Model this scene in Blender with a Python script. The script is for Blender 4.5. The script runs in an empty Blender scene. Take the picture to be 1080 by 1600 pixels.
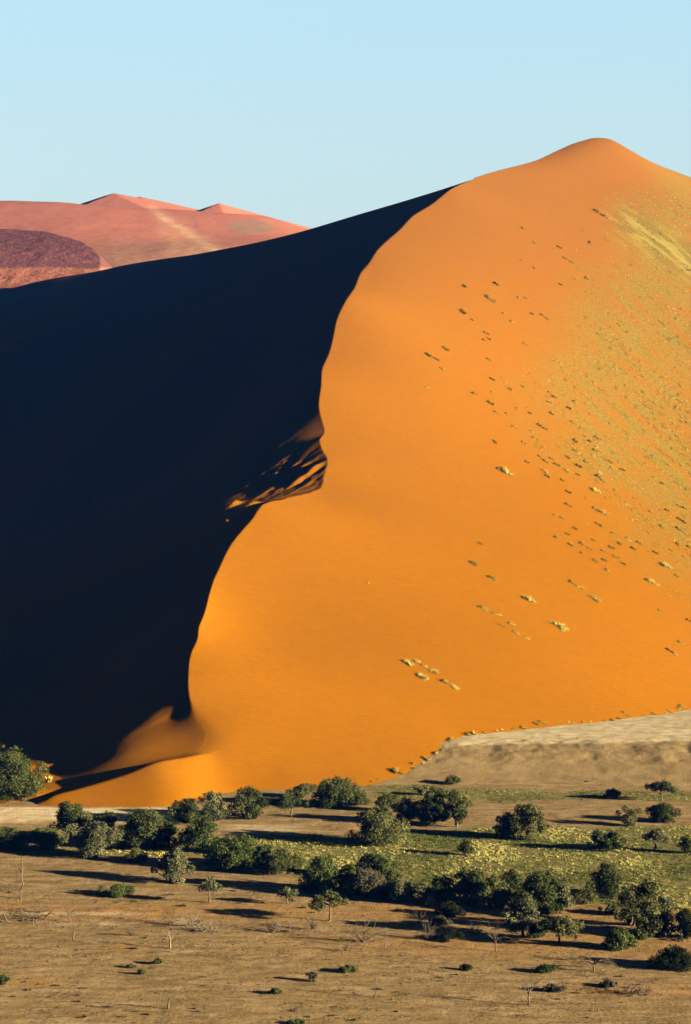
import bpy, math, random
import numpy as np
from mathutils import Vector

random.seed(7)
rng = np.random.default_rng(11)
R = math.radians
scene = bpy.context.scene
COL = scene.collection

# ------------------------------------------------------------------ camera set-up (metres)
F, HC, HY = 3000.0, 80.0, 690.0      # focal length in photo pixels, eye height, horizon row
def P3(px, py, Y):                   # the point at distance Y seen at photo pixel (px, py)
    return ((px - 540.0) / F * Y, Y, HC + (HY - py) / F * Y)
def flat(px, py, z=0.0):             # where the flat plain is seen at (px, py)
    Y = F * (HC - z) / (py - HY)
    return ((px - 540.0) / F * Y, Y)

# ------------------------------------------------------------------ small numeric helpers
def tps_fit(pts, loose=()):
    pts = np.array(pts, float)
    c, v = pts[:, :2], pts[:, 2]
    s = 100.0
    c = c / s
    n = len(c)
    d2 = ((c[:, None] - c[None]) ** 2).sum(-1)
    K = np.where(d2 > 0, 0.5 * d2 * np.log(np.maximum(d2, 1e-12)), 0.0)
    A = np.zeros((n + 3, n + 3))
    lam = np.full(n, 1e-7)
    for a_, b_, l_ in loose: lam[a_:b_] = l_
    A[:n, :n] = K + np.diag(lam)
    A[:n, n] = 1; A[:n, n + 1:] = c
    A[n, :n] = 1; A[n + 1:, :n] = c.T
    w = np.linalg.solve(A, np.concatenate([v, np.zeros(3)]))
    def f(x, y):
        sh = np.shape(x)
        x = np.ravel(x) / s; y = np.ravel(y) / s
        out = w[n] + w[n + 1] * x + w[n + 2] * y
        for i in range(n):
            d2 = (x - c[i, 0]) ** 2 + (y - c[i, 1]) ** 2
            out += w[i] * 0.5 * d2 * np.log(np.maximum(d2, 1e-12))
        return out.reshape(sh)
    return f

_perm = rng.permutation(512)
_val = rng.random(512)
def vnoise(x, y):
    xi = np.floor(x).astype(int); yi = np.floor(y).astype(int)
    fx = x - xi; fy = y - yi
    fx = fx * fx * (3 - 2 * fx); fy = fy * fy * (3 - 2 * fy)
    h = lambda a, b: _val[_perm[(_perm[a % 512] + b) % 512]]
    return (h(xi, yi) * (1 - fx) + h(xi + 1, yi) * fx) * (1 - fy) + (h(xi, yi + 1) * (1 - fx) + h(xi + 1, yi + 1) * fx) * fy
def fbm(x, y, o=4):
    t = 0; a = 0.5
    for i in range(o):
        t = t + a * vnoise(x * 2 ** i + 17 * i, y * 2 ** i + 5 * i); a *= 0.5
    return t / (1 - 0.5 ** o)
def sstep(a, b, x):
    t = np.clip((x - a) / (b - a), 0, 1)
    return t * t * (3 - 2 * t)

def grid_mesh(name, X, Y, Z, attrs=None, smooth=True):
    nr, nc = X.shape
    co = np.stack([X, Y, Z], -1).reshape(-1, 3).astype(np.float32)
    idx = np.arange(nr * nc).reshape(nr, nc)
    q = np.stack([idx[:-1, :-1], idx[:-1, 1:], idx[1:, 1:], idx[1:, :-1]], -1).reshape(-1).astype(np.int32)
    nf = (nr - 1) * (nc - 1)
    me = bpy.data.meshes.new(name)
    me.vertices.add(len(co)); me.vertices.foreach_set('co', co.ravel())
    me.loops.add(len(q)); me.loops.foreach_set('vertex_index', q)
    me.polygons.add(nf)
    me.polygons.foreach_set('loop_start', np.arange(nf, dtype=np.int32) * 4)
    me.polygons.foreach_set('loop_total', np.full(nf, 4, np.int32))
    me.polygons.foreach_set('use_smooth', np.full(nf, smooth, bool))
    for k, v in (attrs or {}).items():
        a = me.attributes.new(k, 'FLOAT', 'POINT')
        a.data.foreach_set('value', np.ravel(v).astype(np.float32))
    me.update(calc_edges=True)
    return me
def tri_mesh(name, V, T, tint=None, smooth=False, n=3, mats=None):
    V = np.asarray(V, np.float32); T = np.asarray(T, np.int32)
    me = bpy.data.meshes.new(name)
    me.vertices.add(len(V)); me.vertices.foreach_set('co', V.ravel())
    me.loops.add(T.size); me.loops.foreach_set('vertex_index', T.ravel())
    me.polygons.add(len(T))
    me.polygons.foreach_set('loop_start', np.arange(len(T), dtype=np.int32) * n)
    me.polygons.foreach_set('loop_total', np.full(len(T), n, np.int32))
    me.polygons.foreach_set('use_smooth', np.full(len(T), smooth, bool))
    if tint is not None:
        a = me.attributes.new('tint', 'FLOAT', 'FACE')
        a.data.foreach_set('value', np.asarray(tint, np.float32))
    me.update(calc_edges=True)
    return me
def link(name, me, mat=None, parent=None):
    o = bpy.data.objects.new(name, me)
    COL.objects.link(o)
    if mat is not None and len(me.materials) == 0:
        me.materials.append(mat)
    if parent is not None:
        o.parent = parent
    return o
def tag(o, label=None, cat=None, group=None, kind=None):
    if label: o['label'] = label
    if cat: o['category'] = cat
    if group: o['group'] = group
    if kind: o['kind'] = kind
    return o

# ------------------------------------------------------------------ materials
def new_mat(name):
    m = bpy.data.materials.new(name); m.use_nodes = True
    nt = m.node_tree; b = nt.nodes['Principled BSDF']
    b.inputs['Roughness'].default_value = 0.95
    b.inputs['Specular IOR Level'].default_value = 0.0
    return m, nt, b
ALB = 0.58                                  # common scale of all base colours (dry, low-albedo sand)
class NT:                                   # a terse way to wire shader nodes
    def __init__(s, nt): s.nt = nt
    def n(s, t, **k):
        x = s.nt.nodes.new(t)
        for a, v in k.items(): setattr(x, a, v)
        return x
    def put(s, sock, v):
        if isinstance(v, bpy.types.NodeSocket): s.nt.links.new(v, sock)
        elif isinstance(v, tuple) and len(v) == 3 and sock.type == 'RGBA': sock.default_value = (*[ALB * c for c in v], 1)
        else: sock.default_value = v
    def mix(s, f, a, b, mode='MIX'):
        x = s.n('ShaderNodeMix', data_type='RGBA', blend_type=mode)
        s.put(x.inputs[0], f); s.put(x.inputs[6], a); s.put(x.inputs[7], b)
        return x.outputs[2]
    def math(s, op, a, b=0.0, clamp=False):
        x = s.n('ShaderNodeMath', operation=op, use_clamp=clamp)
        s.put(x.inputs[0], a); s.put(x.inputs[1], b)
        return x.outputs[0]
    def attr(s, name): return s.n('ShaderNodeAttribute', attribute_name=name).outputs['Fac']
    def pos(s): return s.n('ShaderNodeTexCoord').outputs['Object']
    def mapped(s, scale=(1, 1, 1), rot=(0, 0, 0), src=None):
        x = s.n('ShaderNodeMapping'); s.put(x.inputs['Vector'], src or s.pos())
        x.inputs['Scale'].default_value = scale; x.inputs['Rotation'].default_value = rot
        return x.outputs[0]
    def noise(s, vec, scale, detail=4, rough=0.55):
        x = s.n('ShaderNodeTexNoise'); s.put(x.inputs['Vector'], vec)
        x.inputs['Scale'].default_value = scale; x.inputs['Detail'].default_value = detail
        x.inputs['Roughness'].default_value = rough
        return x.outputs['Fac']
    def ramp(s, v, a, b, lo=0.0, hi=1.0):
        x = s.n('ShaderNodeMapRange', interpolation_type='SMOOTHSTEP')
        s.put(x.inputs['Value'], v)
        x.inputs['From Min'].default_value = a; x.inputs['From Max'].default_value = b
        x.inputs['To Min'].default_value = lo; x.inputs['To Max'].default_value = hi
        return x.outputs[0]
    def bump(s, h, strength, dist):
        x = s.n('ShaderNodeBump'); s.put(x.inputs['Height'], h)
        x.inputs['Strength'].default_value = strength; x.inputs['Distance'].default_value = dist
        return x.outputs[0]

# ------------------------------------------------------------------ sun, sky, camera
SUN_AZ, SUN_EL = R(19.0), R(12.5)      # the sun stands to the right, a little on the viewer's side
SUN = Vector((math.cos(SUN_EL) * math.cos(SUN_AZ), -math.cos(SUN_EL) * math.sin(SUN_AZ), math.sin(SUN_EL)))
ld = bpy.data.lights.new('sun', 'SUN'); ld.energy = 5.0; ld.angle = R(0.5); ld.color = (1.0, 0.88, 0.70)
lo = bpy.data.objects.new('sun', ld); COL.objects.link(lo)
lo.rotation_euler = SUN.to_track_quat('Z', 'Y').to_euler()
lo.location = (300, 0, 400)

w = bpy.data.worlds.new('World'); scene.world = w; w.use_nodes = True
wn = w.node_tree; bg = wn.nodes['Background']
sky = wn.nodes.new('ShaderNodeTexSky'); sky.sky_type = 'NISHITA'; sky.sun_disc = False
sky.sun_elevation = SUN_EL; sky.sun_rotation = R(90) + SUN_AZ
sky.altitude = 0; sky.air_density = 1.0; sky.dust_density = 3.0; sky.ozone_density = 1.8
# low sky pales; zenith and sky behind the camera dimmed to darken shadows
def wnode(t, **k):
    x = wn.nodes.new(t)
    for a, v in k.items(): setattr(x, a, v)
    return x
wt = wnode('ShaderNodeTexCoord'); wsep = wnode('ShaderNodeSeparateXYZ'); wn.links.new(wt.outputs['Generated'], wsep.inputs[0])
def wramp(a, b, lo_, hi_):
    x = wnode('ShaderNodeMapRange', interpolation_type='SMOOTHSTEP'); wn.links.new(wsep.outputs['Z'], x.inputs['Value'])
    for i_, v_ in zip(('From Min', 'From Max', 'To Min', 'To Max'), (a, b, lo_, hi_)): x.inputs[i_].default_value = v_
    return x.outputs[0]
pale_c = wnode('ShaderNodeMix', data_type='RGBA'); wn.links.new(wramp(0.09, 0.26, 0, 1), pale_c.inputs[0])
pale_c.inputs[6].default_value = (2.30, 2.90, 2.74, 1); pale_c.inputs[7].default_value = (1.92, 3.0, 3.32, 1)
wm = wnode('ShaderNodeMix', data_type='RGBA'); wn.links.new(wramp(0.26, 0.5, 0.75, 0.0), wm.inputs[0])
wn.links.new(sky.outputs[0], wm.inputs[6]); wn.links.new(pale_c.outputs[2], wm.inputs[7])
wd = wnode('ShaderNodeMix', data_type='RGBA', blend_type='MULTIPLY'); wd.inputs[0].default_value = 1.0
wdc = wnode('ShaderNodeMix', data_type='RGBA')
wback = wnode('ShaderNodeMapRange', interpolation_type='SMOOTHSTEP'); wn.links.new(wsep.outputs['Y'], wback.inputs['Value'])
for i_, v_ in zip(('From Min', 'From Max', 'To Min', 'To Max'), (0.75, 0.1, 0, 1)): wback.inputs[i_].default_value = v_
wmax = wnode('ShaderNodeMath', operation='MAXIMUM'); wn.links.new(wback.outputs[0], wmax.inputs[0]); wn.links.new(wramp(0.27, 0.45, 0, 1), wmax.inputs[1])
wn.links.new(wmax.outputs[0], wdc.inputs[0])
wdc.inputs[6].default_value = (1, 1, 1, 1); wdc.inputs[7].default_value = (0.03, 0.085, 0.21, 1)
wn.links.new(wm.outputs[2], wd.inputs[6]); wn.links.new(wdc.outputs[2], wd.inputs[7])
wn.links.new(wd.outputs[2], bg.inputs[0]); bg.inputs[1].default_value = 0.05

cd = bpy.data.cameras.new('camera'); cam = bpy.data.objects.new('camera', cd); COL.objects.link(cam)
cam.location = (0, 0, HC); cam.rotation_euler = (R(90), 0, 0)
cd.sensor_fit = 'VERTICAL'; cd.sensor_height = 36.0; cd.lens = 36.0 * F / 1600.0
cd.shift_y = -(800.0 - HY) / 1600.0
cd.clip_start = 1.0; cd.clip_end = 30000.0
scene.camera = cam
vs = scene.view_settings
vs.view_transform = 'Standard'; vs.look = 'None'; vs.gamma = 1.0; vs.use_curve_mapping = False
vs.exposure = 2.52
scene.cycles.max_bounces = 5; scene.cycles.diffuse_bounces = 0
scene.cycles.volume_bounces = 0
scene.cycles.use_denoising = True

# ------------------------------------------------------------------ the great dune
def arc_interp(pxy, depth):
    """pixel polyline pxy with depths given at some of its vertices -> 3-D points"""
    p = np.array(pxy, float)
    s = np.concatenate([[0], np.cumsum(np.hypot(*np.diff(p, axis=0).T))])
    ks = [s[i] for i in depth]; kd = [depth[i] for i in depth]
    Y = np.interp(s, ks, kd)
    return [P3(p[i, 0], p[i, 1], Y[i]) for i in range(len(p))]

LOOSE = 1.5
CREST = [(324,1140),(315,1127),(303.7,1110),(297.4,1088),(295,1062),(296,1040),(302,1014),(310,996),(311,981),(320,958),(326,935),(335,905),(343,888),(352,868),
         (362,850),(378,830),(385,822),(398,807),(404,796),(418,785),(440,781),(460,774),(484,770),(502,757),(509,738),(513.5,721),(509,711),(504.4,702),(501,686),(508,675.5),
         (504.4,657),(499,632),(500.5,616),(502.6,602),(503.6,577),(515,550),(522,521),(526.4,500),(541,469),(554,450),(565,425),(577,411),
         (590,391),(603,378),(627,357),(645,338),(674,320),(703,297),(720,288),(738,280.5)]
cidx = {0:462, 4:485, 8:517, 11:556, 18:606, 22:641, 25:666, 29:690, 33:718, 35:745, 38:778, 40:815, 43:850, 45:885, 47:925, 49:955}
K3 = arc_interp(CREST, cidx)
SKY_R = [(760,271.5),(790,263),(815,257),(838,250.5),(862,239.5),(890,226.5),(915,218.5),(938,215.5),(955,218),(970,226),(1000,244),(1040,262),(1080,277),(1150,308),(1250,350)]
S3 = arc_interp(SKY_R, {0:970, 7:1080, 12:1090, 14:1090})

def bank_top(x, y):
    """height of the plain and of the river terrace that runs under the dune's right foot"""
    a = x / np.maximum(y, 1) * F + 540
    wob = 3.0 * (fbm(x / 14.0 + 3, y * 0 + 2.5, 3) - 0.5)
    front = 447 + wob
    t = np.clip((y - front) / 31.0, 0, 1)
    prof = 0.55 * t + 0.45 * t * t * (3 - 2 * t)
    side = sstep(-25, -5, x) * sstep(380, 250, x)
    g = 5.2 * prof + 0.012 * np.maximum(y - front - 31, 0)
    rough = sstep(10, 22, y - front) * sstep(40, 28, y - front)
    g = g + rough * 1.1 * (fbm(x / 7.0, y / 8.0, 4) - 0.5) + 0.25 * sstep(0, 10, y - front) * (fbm(x / 9.0, y / 4.0, 3) - 0.5)
    near = sstep(250, 400, 320 + 0 * y)
    und = 0.35 * (fbm(x / 18.0 + 9, y / 11.0, 3) - 0.5) + 0.16 * (fbm(x / 2.4, y / 2.0, 4) - 0.5)
    lim = sstep(700, 500, y) * sstep(300, 200, np.abs(x))
    return (g * side + und) * lim

# windward (sunlit) face: crest, skyline, foot line; behind the skyline it falls away
foot = [(380,1236),(450,1233),(520,1229),(580,1225),(610,1216),(650,1196),(690,1166),(715,1154),(760,1147),(860,1136),(960,1125),(1080,1109),(1200,1096),(1320,1085)]
def foot_pt(px, py):
    z = 0.0
    for _ in range(8):
        x, y = flat(px, py, z)
        z = 0.5 * z + 0.5 * float(bank_top(np.array([x]), np.array([y]))[0])
    return x, y, z
W3 = list(K3) + list(S3)
for px, py in foot:
    W3.append(foot_pt(px, py))
for (x, y, z) in S3[1:7]:
    W3.append((x + 26, y - 18, z - 15))
for (x, y, z) in S3[1::2]:
    W3.append((x + 5, y + 70, z + 14))
# hidden part just left of and behind the crest: keeps the windward surface rising past it
for (x, y, z) in K3[1:46:5]:
    W3.append((x - 25, y + 5, z + 5))
# points on the face itself (followed loosely)
_w0 = len(W3)
for px, py, Y in [(560,700,685),(700,700,706),(850,700,728),(1000,700,750),(1150,700,775),(700,500,790),(850,500,818),(1000,500,842),(1150,500,862),
                  (560,900,572),(700,900,588),(850,900,604),(1000,900,621),(1150,900,648),(560,1000,525),(700,1000,535),(850,1000,549),(1000,1000,564),
                  (450,900,565),(700,350,886),(850,310,955),(1000,310,978),(900,400,892),(1060,400,920),(430,1050,495),(430,1130,473)]:
    W3.append(P3(px, py, Y))
_w1 = len(W3)
for px, py, Y in [(0,455,1258),(200,413,1170),(400,379,1085),(560,335,1020),(10,700,909),(10,900,690),(10,1100,574),(-150,900,764),(-150,560,1150),(300,550,836),(300,700,759),(200,1030,525),(-60,1200,460)]:
    x, y, z = P3(px, py, Y); W3.append((x, y, z + 45 if py < 1000 else z + 25))
f_wind = tps_fit(W3, [(_w0, _w1, LOOSE)])

# lee (shadowed) face
RIDGE = [(690,296),(640,311.5),(560,335),(470,362),(400,379),(300,398),(200,413),(150,424),(100,432),(50,442),(0,455),(-60,470),(-200,500)]
L3 = arc_interp(RIDGE, {0:960, 3:1055, 10:1258, 12:1400})
P_ = list(K3) + list(L3)
LEE = [(300,700,759),(10,700,909),(-150,700,1020),(200,900,600),(10,900,690),(-150,900,764),(200,1030,528),(10,1030,588),(-150,1030,640),(300,550,836),(10,550,1001),(300,470,938),(-150,560,1150),
       (200,1100,494),(100,1100,535),(0,1100,565),(270,1120,473),(240,1120,475),(250,1085,487),(240,1060,499),(200,1145,470),(100,1150,500),(0,1150,512),(-100,1150,520),(200,1175,456),(100,1200,460),(0,1205,464),(290,1160,458)]
for px, py, Y in LEE: P_.append(P3(px, py, Y))
f_lee = tps_fit(P_)
f_back = tps_fit([(x, y, z) for x, y, z in S3] + [(x - 25, y + 60, z - 32) for x, y, z in S3] + [(x - 60, y + 140, z - 92) for x, y, z in S3] + [(x + 20, y - 40, z + 9) for x, y, z in S3])
f_ridge = tps_fit([(x, y, z) for x, y, z in L3] + [(x + 60, y + 80, z - 22) for x, y, z in L3] + [(x + 120, y + 160, z - 50) for x, y, z in L3] + [K3[-1], (K3[-1][0] + 60, K3[-1][1] + 100, K3[-1][2] + 70)])

# low apron of bright sand round the toe
APR = [(345,1176),(330,1171),(310,1172),(275,1182),(240,1194),(200,1207),(150,1222),(110,1234),(80,1243),(40,1256)]
A3 = arc_interp(APR, {0:455, 1:453, 2:449, 4:438, 6:431, 9:422})
def base0(px, py): x, y = flat(px, py); return (x, y, 0.0)
f_apr = tps_fit(A3 + [base0(*p) for p in [(372,1236),(340,1247),(300,1257),(240,1259),(180,1259),(120,1258.5),(70,1258),(20,1262)]] +
                [(x, y - 26, -10.5 - 0.02 * abs(x + 50)) for x, y, z in [base0(*p) for p in [(400,1236),(330,1250),(240,1259),(150,1259),(60,1258),(0,1262)]]] +
                [(x, y + 12, z + 4.5) for x, y, z in A3[2:]])
_pc = np.polyfit([p[0] for p in A3], [p[1] for p in A3], 3)
def apron(x, y):
    xc = np.clip(x, -88, -20)
    cy = np.polyval(_pc, xc)
    d = y - cy; sp = 0.5 * (d + np.sqrt(d * d + 2.2))       # a softly rounded crest
    front = f_apr(x, y - sp)
    return front - 0.27 * sp - 0.012 * np.maximum(0, x + 44) ** 2 - 2.0 * sstep(-64, -78, x), cy
def lee_scallops(x, y):
    """finger-like sand steps just under the crest's elbow; their tops catch the sun"""
    a = x / y * F + 540
    out = 0
    for px, py, L, wd, h, ang in SCALLOPS:
        Yc = np.interp(py, *_kd)
        cx, cy, _ = P3(px, py, Yc)
        dx, dy = x - cx, y - cy
        c, s_ = math.cos(ang), math.sin(ang)
        u = dx * c + dy * s_; v = -dx * s_ + dy * c
        out = out + h * np.exp(-(u / L) ** 2) * np.where(v > 0, np.exp(-(v / wd) ** 2), np.exp(-(v / (wd * 0.6)) ** 2))
    return out
_kk = np.array([[CREST[i][1], K3[i][1]] for i in range(len(CREST))]); _kk = _kk[np.argsort(_kk[:, 0])]
_kd = (_kk[:, 0], _kk[:, 1])
SCALLOPS = [(470,738,5,1.5,1.7,R(35)), (492,726,4.5,2.0,1.2,R(35)), (395,772,3.2,0.7,1.5,R(35)), (366,758,2.4,0.7,1.9,R(35)), (352,797,2.0,0.6,1.5,R(20)),
            (40,1168,5,1.2,1.4,R(20))]

def dune_z(x, y, parts=False):
    W = f_wind(x, y)
    Pl = f_lee(x, y) + lee_scallops(x, y)
    ppx_ = x / y * F + 540; ppy_ = HY - (Pl - HC) * F / y
    u_ = x * math.cos(R(35)) + y * math.sin(R(35)); v_ = -x * math.sin(R(35)) + y * math.cos(R(35))
    slump = np.exp(-((ppx_ - 440) / 75) ** 2 - ((ppy_ - 742) / 38) ** 2)          # broken sand ledges below the elbow of the crest
    foot_ = np.exp(-((ppx_ - 228) / 34) ** 2 - ((ppy_ - 1095) / 55) ** 2)          # wind streaks on the soft toe
    Pl = Pl + foot_ * 0.6 * (fbm(u_ / 12.0 + 5, v_ / 3.0, 3) - 0.5)
    Pl = Pl + slump * 2.6 * (fbm(u_ / 7.0, v_ / 2.2, 4) - 0.5)
    B = f_ridge(x, y) + 9.0 * np.maximum(0, x - K3[-1][0] - 0.5)
    B = np.minimum(B, f_back(x, y) + 1.2 * np.maximum(0, 62 - x) + 0.6 * np.maximum(0, 940 - y))
    B = np.where(y > 800, B, 1e3)
    Pl = Pl + 2.0 * np.maximum(0, x - K3[-1][0])
    A, cy = apron(x, y)
    A = np.where((y < 480) & (y > 405), A, -50)
    Pl = np.maximum(Pl - 3.0 * sstep(2, -5, y - cy) * sstep(-38, -54, x), 0.9 - 4.5 * sstep(13, -3, y - cy))
    kk = 3.0 * sstep(17, 6, Pl) * (y < 500)                   # the crest rounds off where it runs out at the toe
    z = np.minimum(0.5 * (W + Pl - np.sqrt((W - Pl) ** 2 + kk ** 2)), B)
    z = 0.5 * (z + A + np.sqrt((z - A) ** 2 + np.where(y < 480, 2.0 * sstep(480, 462, y), 0.0) ** 2))
    if parts: return z, W, Pl, B, A
    return z

NCOL, NROW = 1000, 1150
ga = np.linspace(-0.212, 0.235, NCOL)
gY = 412 + (1420 - 412) * np.linspace(0, 1, NROW) ** 1.25
GA, GY = np.meshgrid(ga, gY); GX = GA * GY
GZ, W_, Pl_, B_, A_ = dune_z(GX, GY, True)
onwind = (W_ <= np.minimum(Pl_, B_)) & (GZ > A_ + 1e-6)
# wind-blown unevenness
GZ = GZ + np.where(onwind, 1.0, 0.4) * (0.5 * (fbm(GX / 40, GY / 40, 3) - 0.5) + 0.05 * (fbm(GX / 3.0, GY / 3.0, 2) - 0.5))
GPY = HY - (GZ - HC) * F / GY
def hit(px, py):
    """first point of the dune surface seen through photo pixel (px, py)"""
    c = int(np.clip(round(((px - 540) / F - ga[0]) / (ga[1] - ga[0])), 0, NCOL - 1))
    r = np.argmax(GPY[:, c] <= py)
    return float(GX[r, c]), float(GY[r, c]), float(GZ[r, c])
def ground_pt(px, py):
    x, y = flat(px, py)
    for _ in range(6):
        z = float(bank_top(np.array([x]), np.array([y]))[0])
        x2, y2 = flat(px, py, z)
        x, y = 0.5 * (x + x2), 0.5 * (y + y2)
    return x, y, float(bank_top(np.array([x]), np.array([y]))[0])

# where grass grows on the sunlit face (a natural cover; thicker to the right, in bands that run down and across)
gpx = GA * F + 540
dv = np.array(hit(1070, 400)) - np.array(hit(960, 318)); dv /= np.linalg.norm(dv[:2])
U = GX * dv[0] + GY * dv[1]; V = -GX * dv[1] + GY * dv[0]
def lin(px, py, x0, y0, x1, y1):     # signed distance (photo pixels) to the right of a line, only used to lay out the grown area
    return ((px - x0) * (y1 - y0) - (py - y0) * (x1 - x0)) / math.hypot(x1 - x0, y1 - y0)
edge = np.interp(GPY, [230, 300, 420, 520, 600, 700, 800, 900, 1000, 1140], [975, 940, 855, 795, 765, 800, 890, 965, 1050, 1100])
edge = edge + 70 * (fbm(GX / 30, GY / 30, 3) - 0.5)
cover = sstep(0, 170, gpx - edge) * onwind
cover *= sstep(1050, 800, GPY)
thick = sstep(0, 45, lin(gpx, GPY, 950, 292, 1080, 372) * -1 + 8) * sstep(80, 25, lin(gpx, GPY, 950, 292, 1080, 372) * -1) * sstep(930, 1000, gpx)
dune_me = grid_mesh('sand_dune', GX, GY, GZ, {'cover': cover, 'thick': thick, 'along': U, 'across': V, 'wind': onwind.astype(float)})

def sand_material(name, low, high, zlo, zhi, grass=True):
    m, nt, b = new_mat(name); t = NT(nt)
    P = t.pos()
    sep = t.n('ShaderNodeSeparateXYZ'); t.put(sep.inputs[0], P)
    hgt = t.ramp(sep.outputs['Z'], zlo, zhi)
    n1 = t.noise(P, 0.02, 4)
    hgt2 = t.math('ADD', hgt, t.math('MULTIPLY', t.math('SUBTRACT', n1, 0.5), 0.35), True)
    col = t.mix(hgt2, low, high)
    n2 = t.noise(P, 0.35, 5, 0.6)
    col = t.mix(t.ramp(n2, 0.3, 0.7, 0.0, 0.24), col, tuple(0.72 * c for c in low))
    hb = t.math('ADD', t.noise(P, 2.2, 3, 0.6), t.math('MULTIPLY', t.noise(t.mapped((0.25, 0.9, 0.9), (0, 0, 0.6), P), 0.8, 3, 0.6), 1.2))
    if grass:
        ux = t.n('ShaderNodeCombineXYZ'); t.put(ux.inputs[0], t.math('MULTIPLY', t.attr('along'), 0.035)); t.put(ux.inputs[1], t.math('MULTIPLY', t.attr('across'), 0.8))
        st = t.noise(ux.outputs[0], 1.0, 4, 0.6)
        ux2 = t.n('ShaderNodeCombineXYZ'); t.put(ux2.inputs[0], t.math('MULTIPLY', t.attr('along'), 0.05)); t.put(ux2.inputs[1], t.math('MULTIPLY', t.attr('across'), 0.16))
        st2 = t.noise(ux2.outputs[0], 1.0, 3, 0.5)
        dots = t.noise(P, 0.95, 3, 0.7)
        f = t.math('MULTIPLY', t.attr('cover'), t.ramp(t.math('ADD', t.math('MULTIPLY', st, 0.5), t.math('ADD', t.math('MULTIPLY', st2, 0.38), t.math('MULTIPLY', dots, 0.12))), 0.38, 0.58, 0.1, 0.85), True)
        gcol = t.mix(t.ramp(dots, 0.35, 0.7), (0.140, 0.120, 0.020), (0.32, 0.205, 0.038))
        col = t.mix(f, col, gcol)
        f2 = t.math('MULTIPLY', t.attr('thick'), t.ramp(st, 0.3, 0.6, 0.25, 0.95), True)
        col = t.mix(f2, col, t.mix(t.ramp(st2, 0.4, 0.62), (0.14, 0.135, 0.028), (0.34, 0.262, 0.058)))
        hb = t.math('ADD', hb, t.math('MULTIPLY', t.math('MULTIPLY', dots, t.attr('cover')), 0.7))
    nt.links.new(col, b.inputs['Base Color'])
    nt.links.new(t.bump(hb, 0.35, 0.25), b.inputs['Normal'])
    return m
sand = sand_material('dune sand', (0.345, 0.121, 0.0015), (0.275, 0.106, 0.020), 10, 230)
tag(link('sand_dune', dune_me, sand), kind='structure')

# ------------------------------------------------------------------ far red dunes
def far_mesh():
    Y0 = 2000
    sk = [(-400,335),(-250,325),(-100,321),(0,320),(70,318.5),(130,323),(185,331),(235,330),(270,330),(300,333),(340,338),(380,339),(420,340),(445,350),(466,358),(520,382),(600,420),(720,470)]
    pts = [P3(px, py, Y0) for px, py in sk]
    pts += [(x * 1.05, y + 160, z - 45) for x, y, z in pts] + [(x * 1.1, y + 420, z - 160) for x, y, z in pts]
    for px, py, Y in [(-200,460,1450),(0,452,1440),(150,440,1450),(300,415,1520),(450,385,1650),(560,420,1600),(0,380,1720),(150,375,1730),(300,370,1790),(-200,390,1720),(400,362,1850)]:
        pts.append(P3(px, py, Y))
    f = tps_fit(pts)
    a = np.linspace(-0.30, 0.05, 420); y = np.linspace(1300, 2250, 350)
    A, Y = np.meshgrid(a, y); X = A * Y
    Z = f(X, Y)
    peaks = [(178,300.5,1985,0.43,0.38),(218,307,2010,0.43,0.40),(343,317.5,1990,0.43,0.60)]
    for px, py, Yp, s1, s2 in peaks:
        x0, y0, z0 = P3(px, py, Yp)
        dx, dy = X - x0, Y - y0
        lee = s1 * (-0.86 * dx - 0.5 * dy); wd = s2 * (0.75 * dx - 0.66 * dy); bk = np.maximum(0.35 * dy, -0.50 * dy)
        pk = z0 - np.maximum(np.maximum(lee, wd), bk)
        Z = np.maximum(Z, pk)
    Z += 2.5 * (fbm(X / 90, Y / 90, 3) - 0.5) + 0.7 * (fbm(X / 14, Y / 14, 3) - 0.5)
    px = A * F + 540; py = HY - (Z - HC) * F / Y
    d = lin(px, py, 228, 322, 335, 390)
    streak = np.exp(-(d / 7.0) ** 2) * sstep(225, 250, px) + 0.5 * np.exp(-((d + 22) / 12.0) ** 2) * sstep(235, 270, px)
    scrub = sstep(0.9, 0.5, np.hypot((px - 392) / 52, (py - 355) / 15))
    veg = 0.6 * sstep(360, 400, py) * sstep(100, 200, px) * sstep(420, 300, px)
    return grid_mesh('distant_dune', X, Y, Z, {'streak': streak + veg, 'scrub': scrub})
def far_material():
    m, nt, b = new_mat('distant sand'); t = NT(nt); P = t.pos()
    n = t.noise(P, 0.008, 5, 0.6); n2 = t.noise(P, 0.07, 4, 0.7)
    col = t.mix(t.ramp(n, 0.35, 0.65), (0.39, 0.138, 0.074), (0.33, 0.12, 0.068))
    col = t.mix(t.ramp(n2, 0.5, 0.8, 0, 0.16), col, (0.26, 0.12, 0.06))
    col = t.mix(t.math('MULTIPLY', t.attr('streak'), t.ramp(n2, 0.3, 0.6, 0.3, 0.8), True), col, (0.52, 0.31, 0.15))
    col = t.mix(t.math('MULTIPLY', t.attr('scrub'), t.ramp(n2, 0.3, 0.6, 0.3, 0.9), True), col, (0.22, 0.15, 0.085))
    nt.links.new(col, b.inputs['Base Color'])
    nt.links.new(t.bump(n2, 0.25, 3.0), b.inputs['Normal'])
    return m
tag(link('distant_dune', far_mesh(), far_material()), kind='structure')

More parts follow.
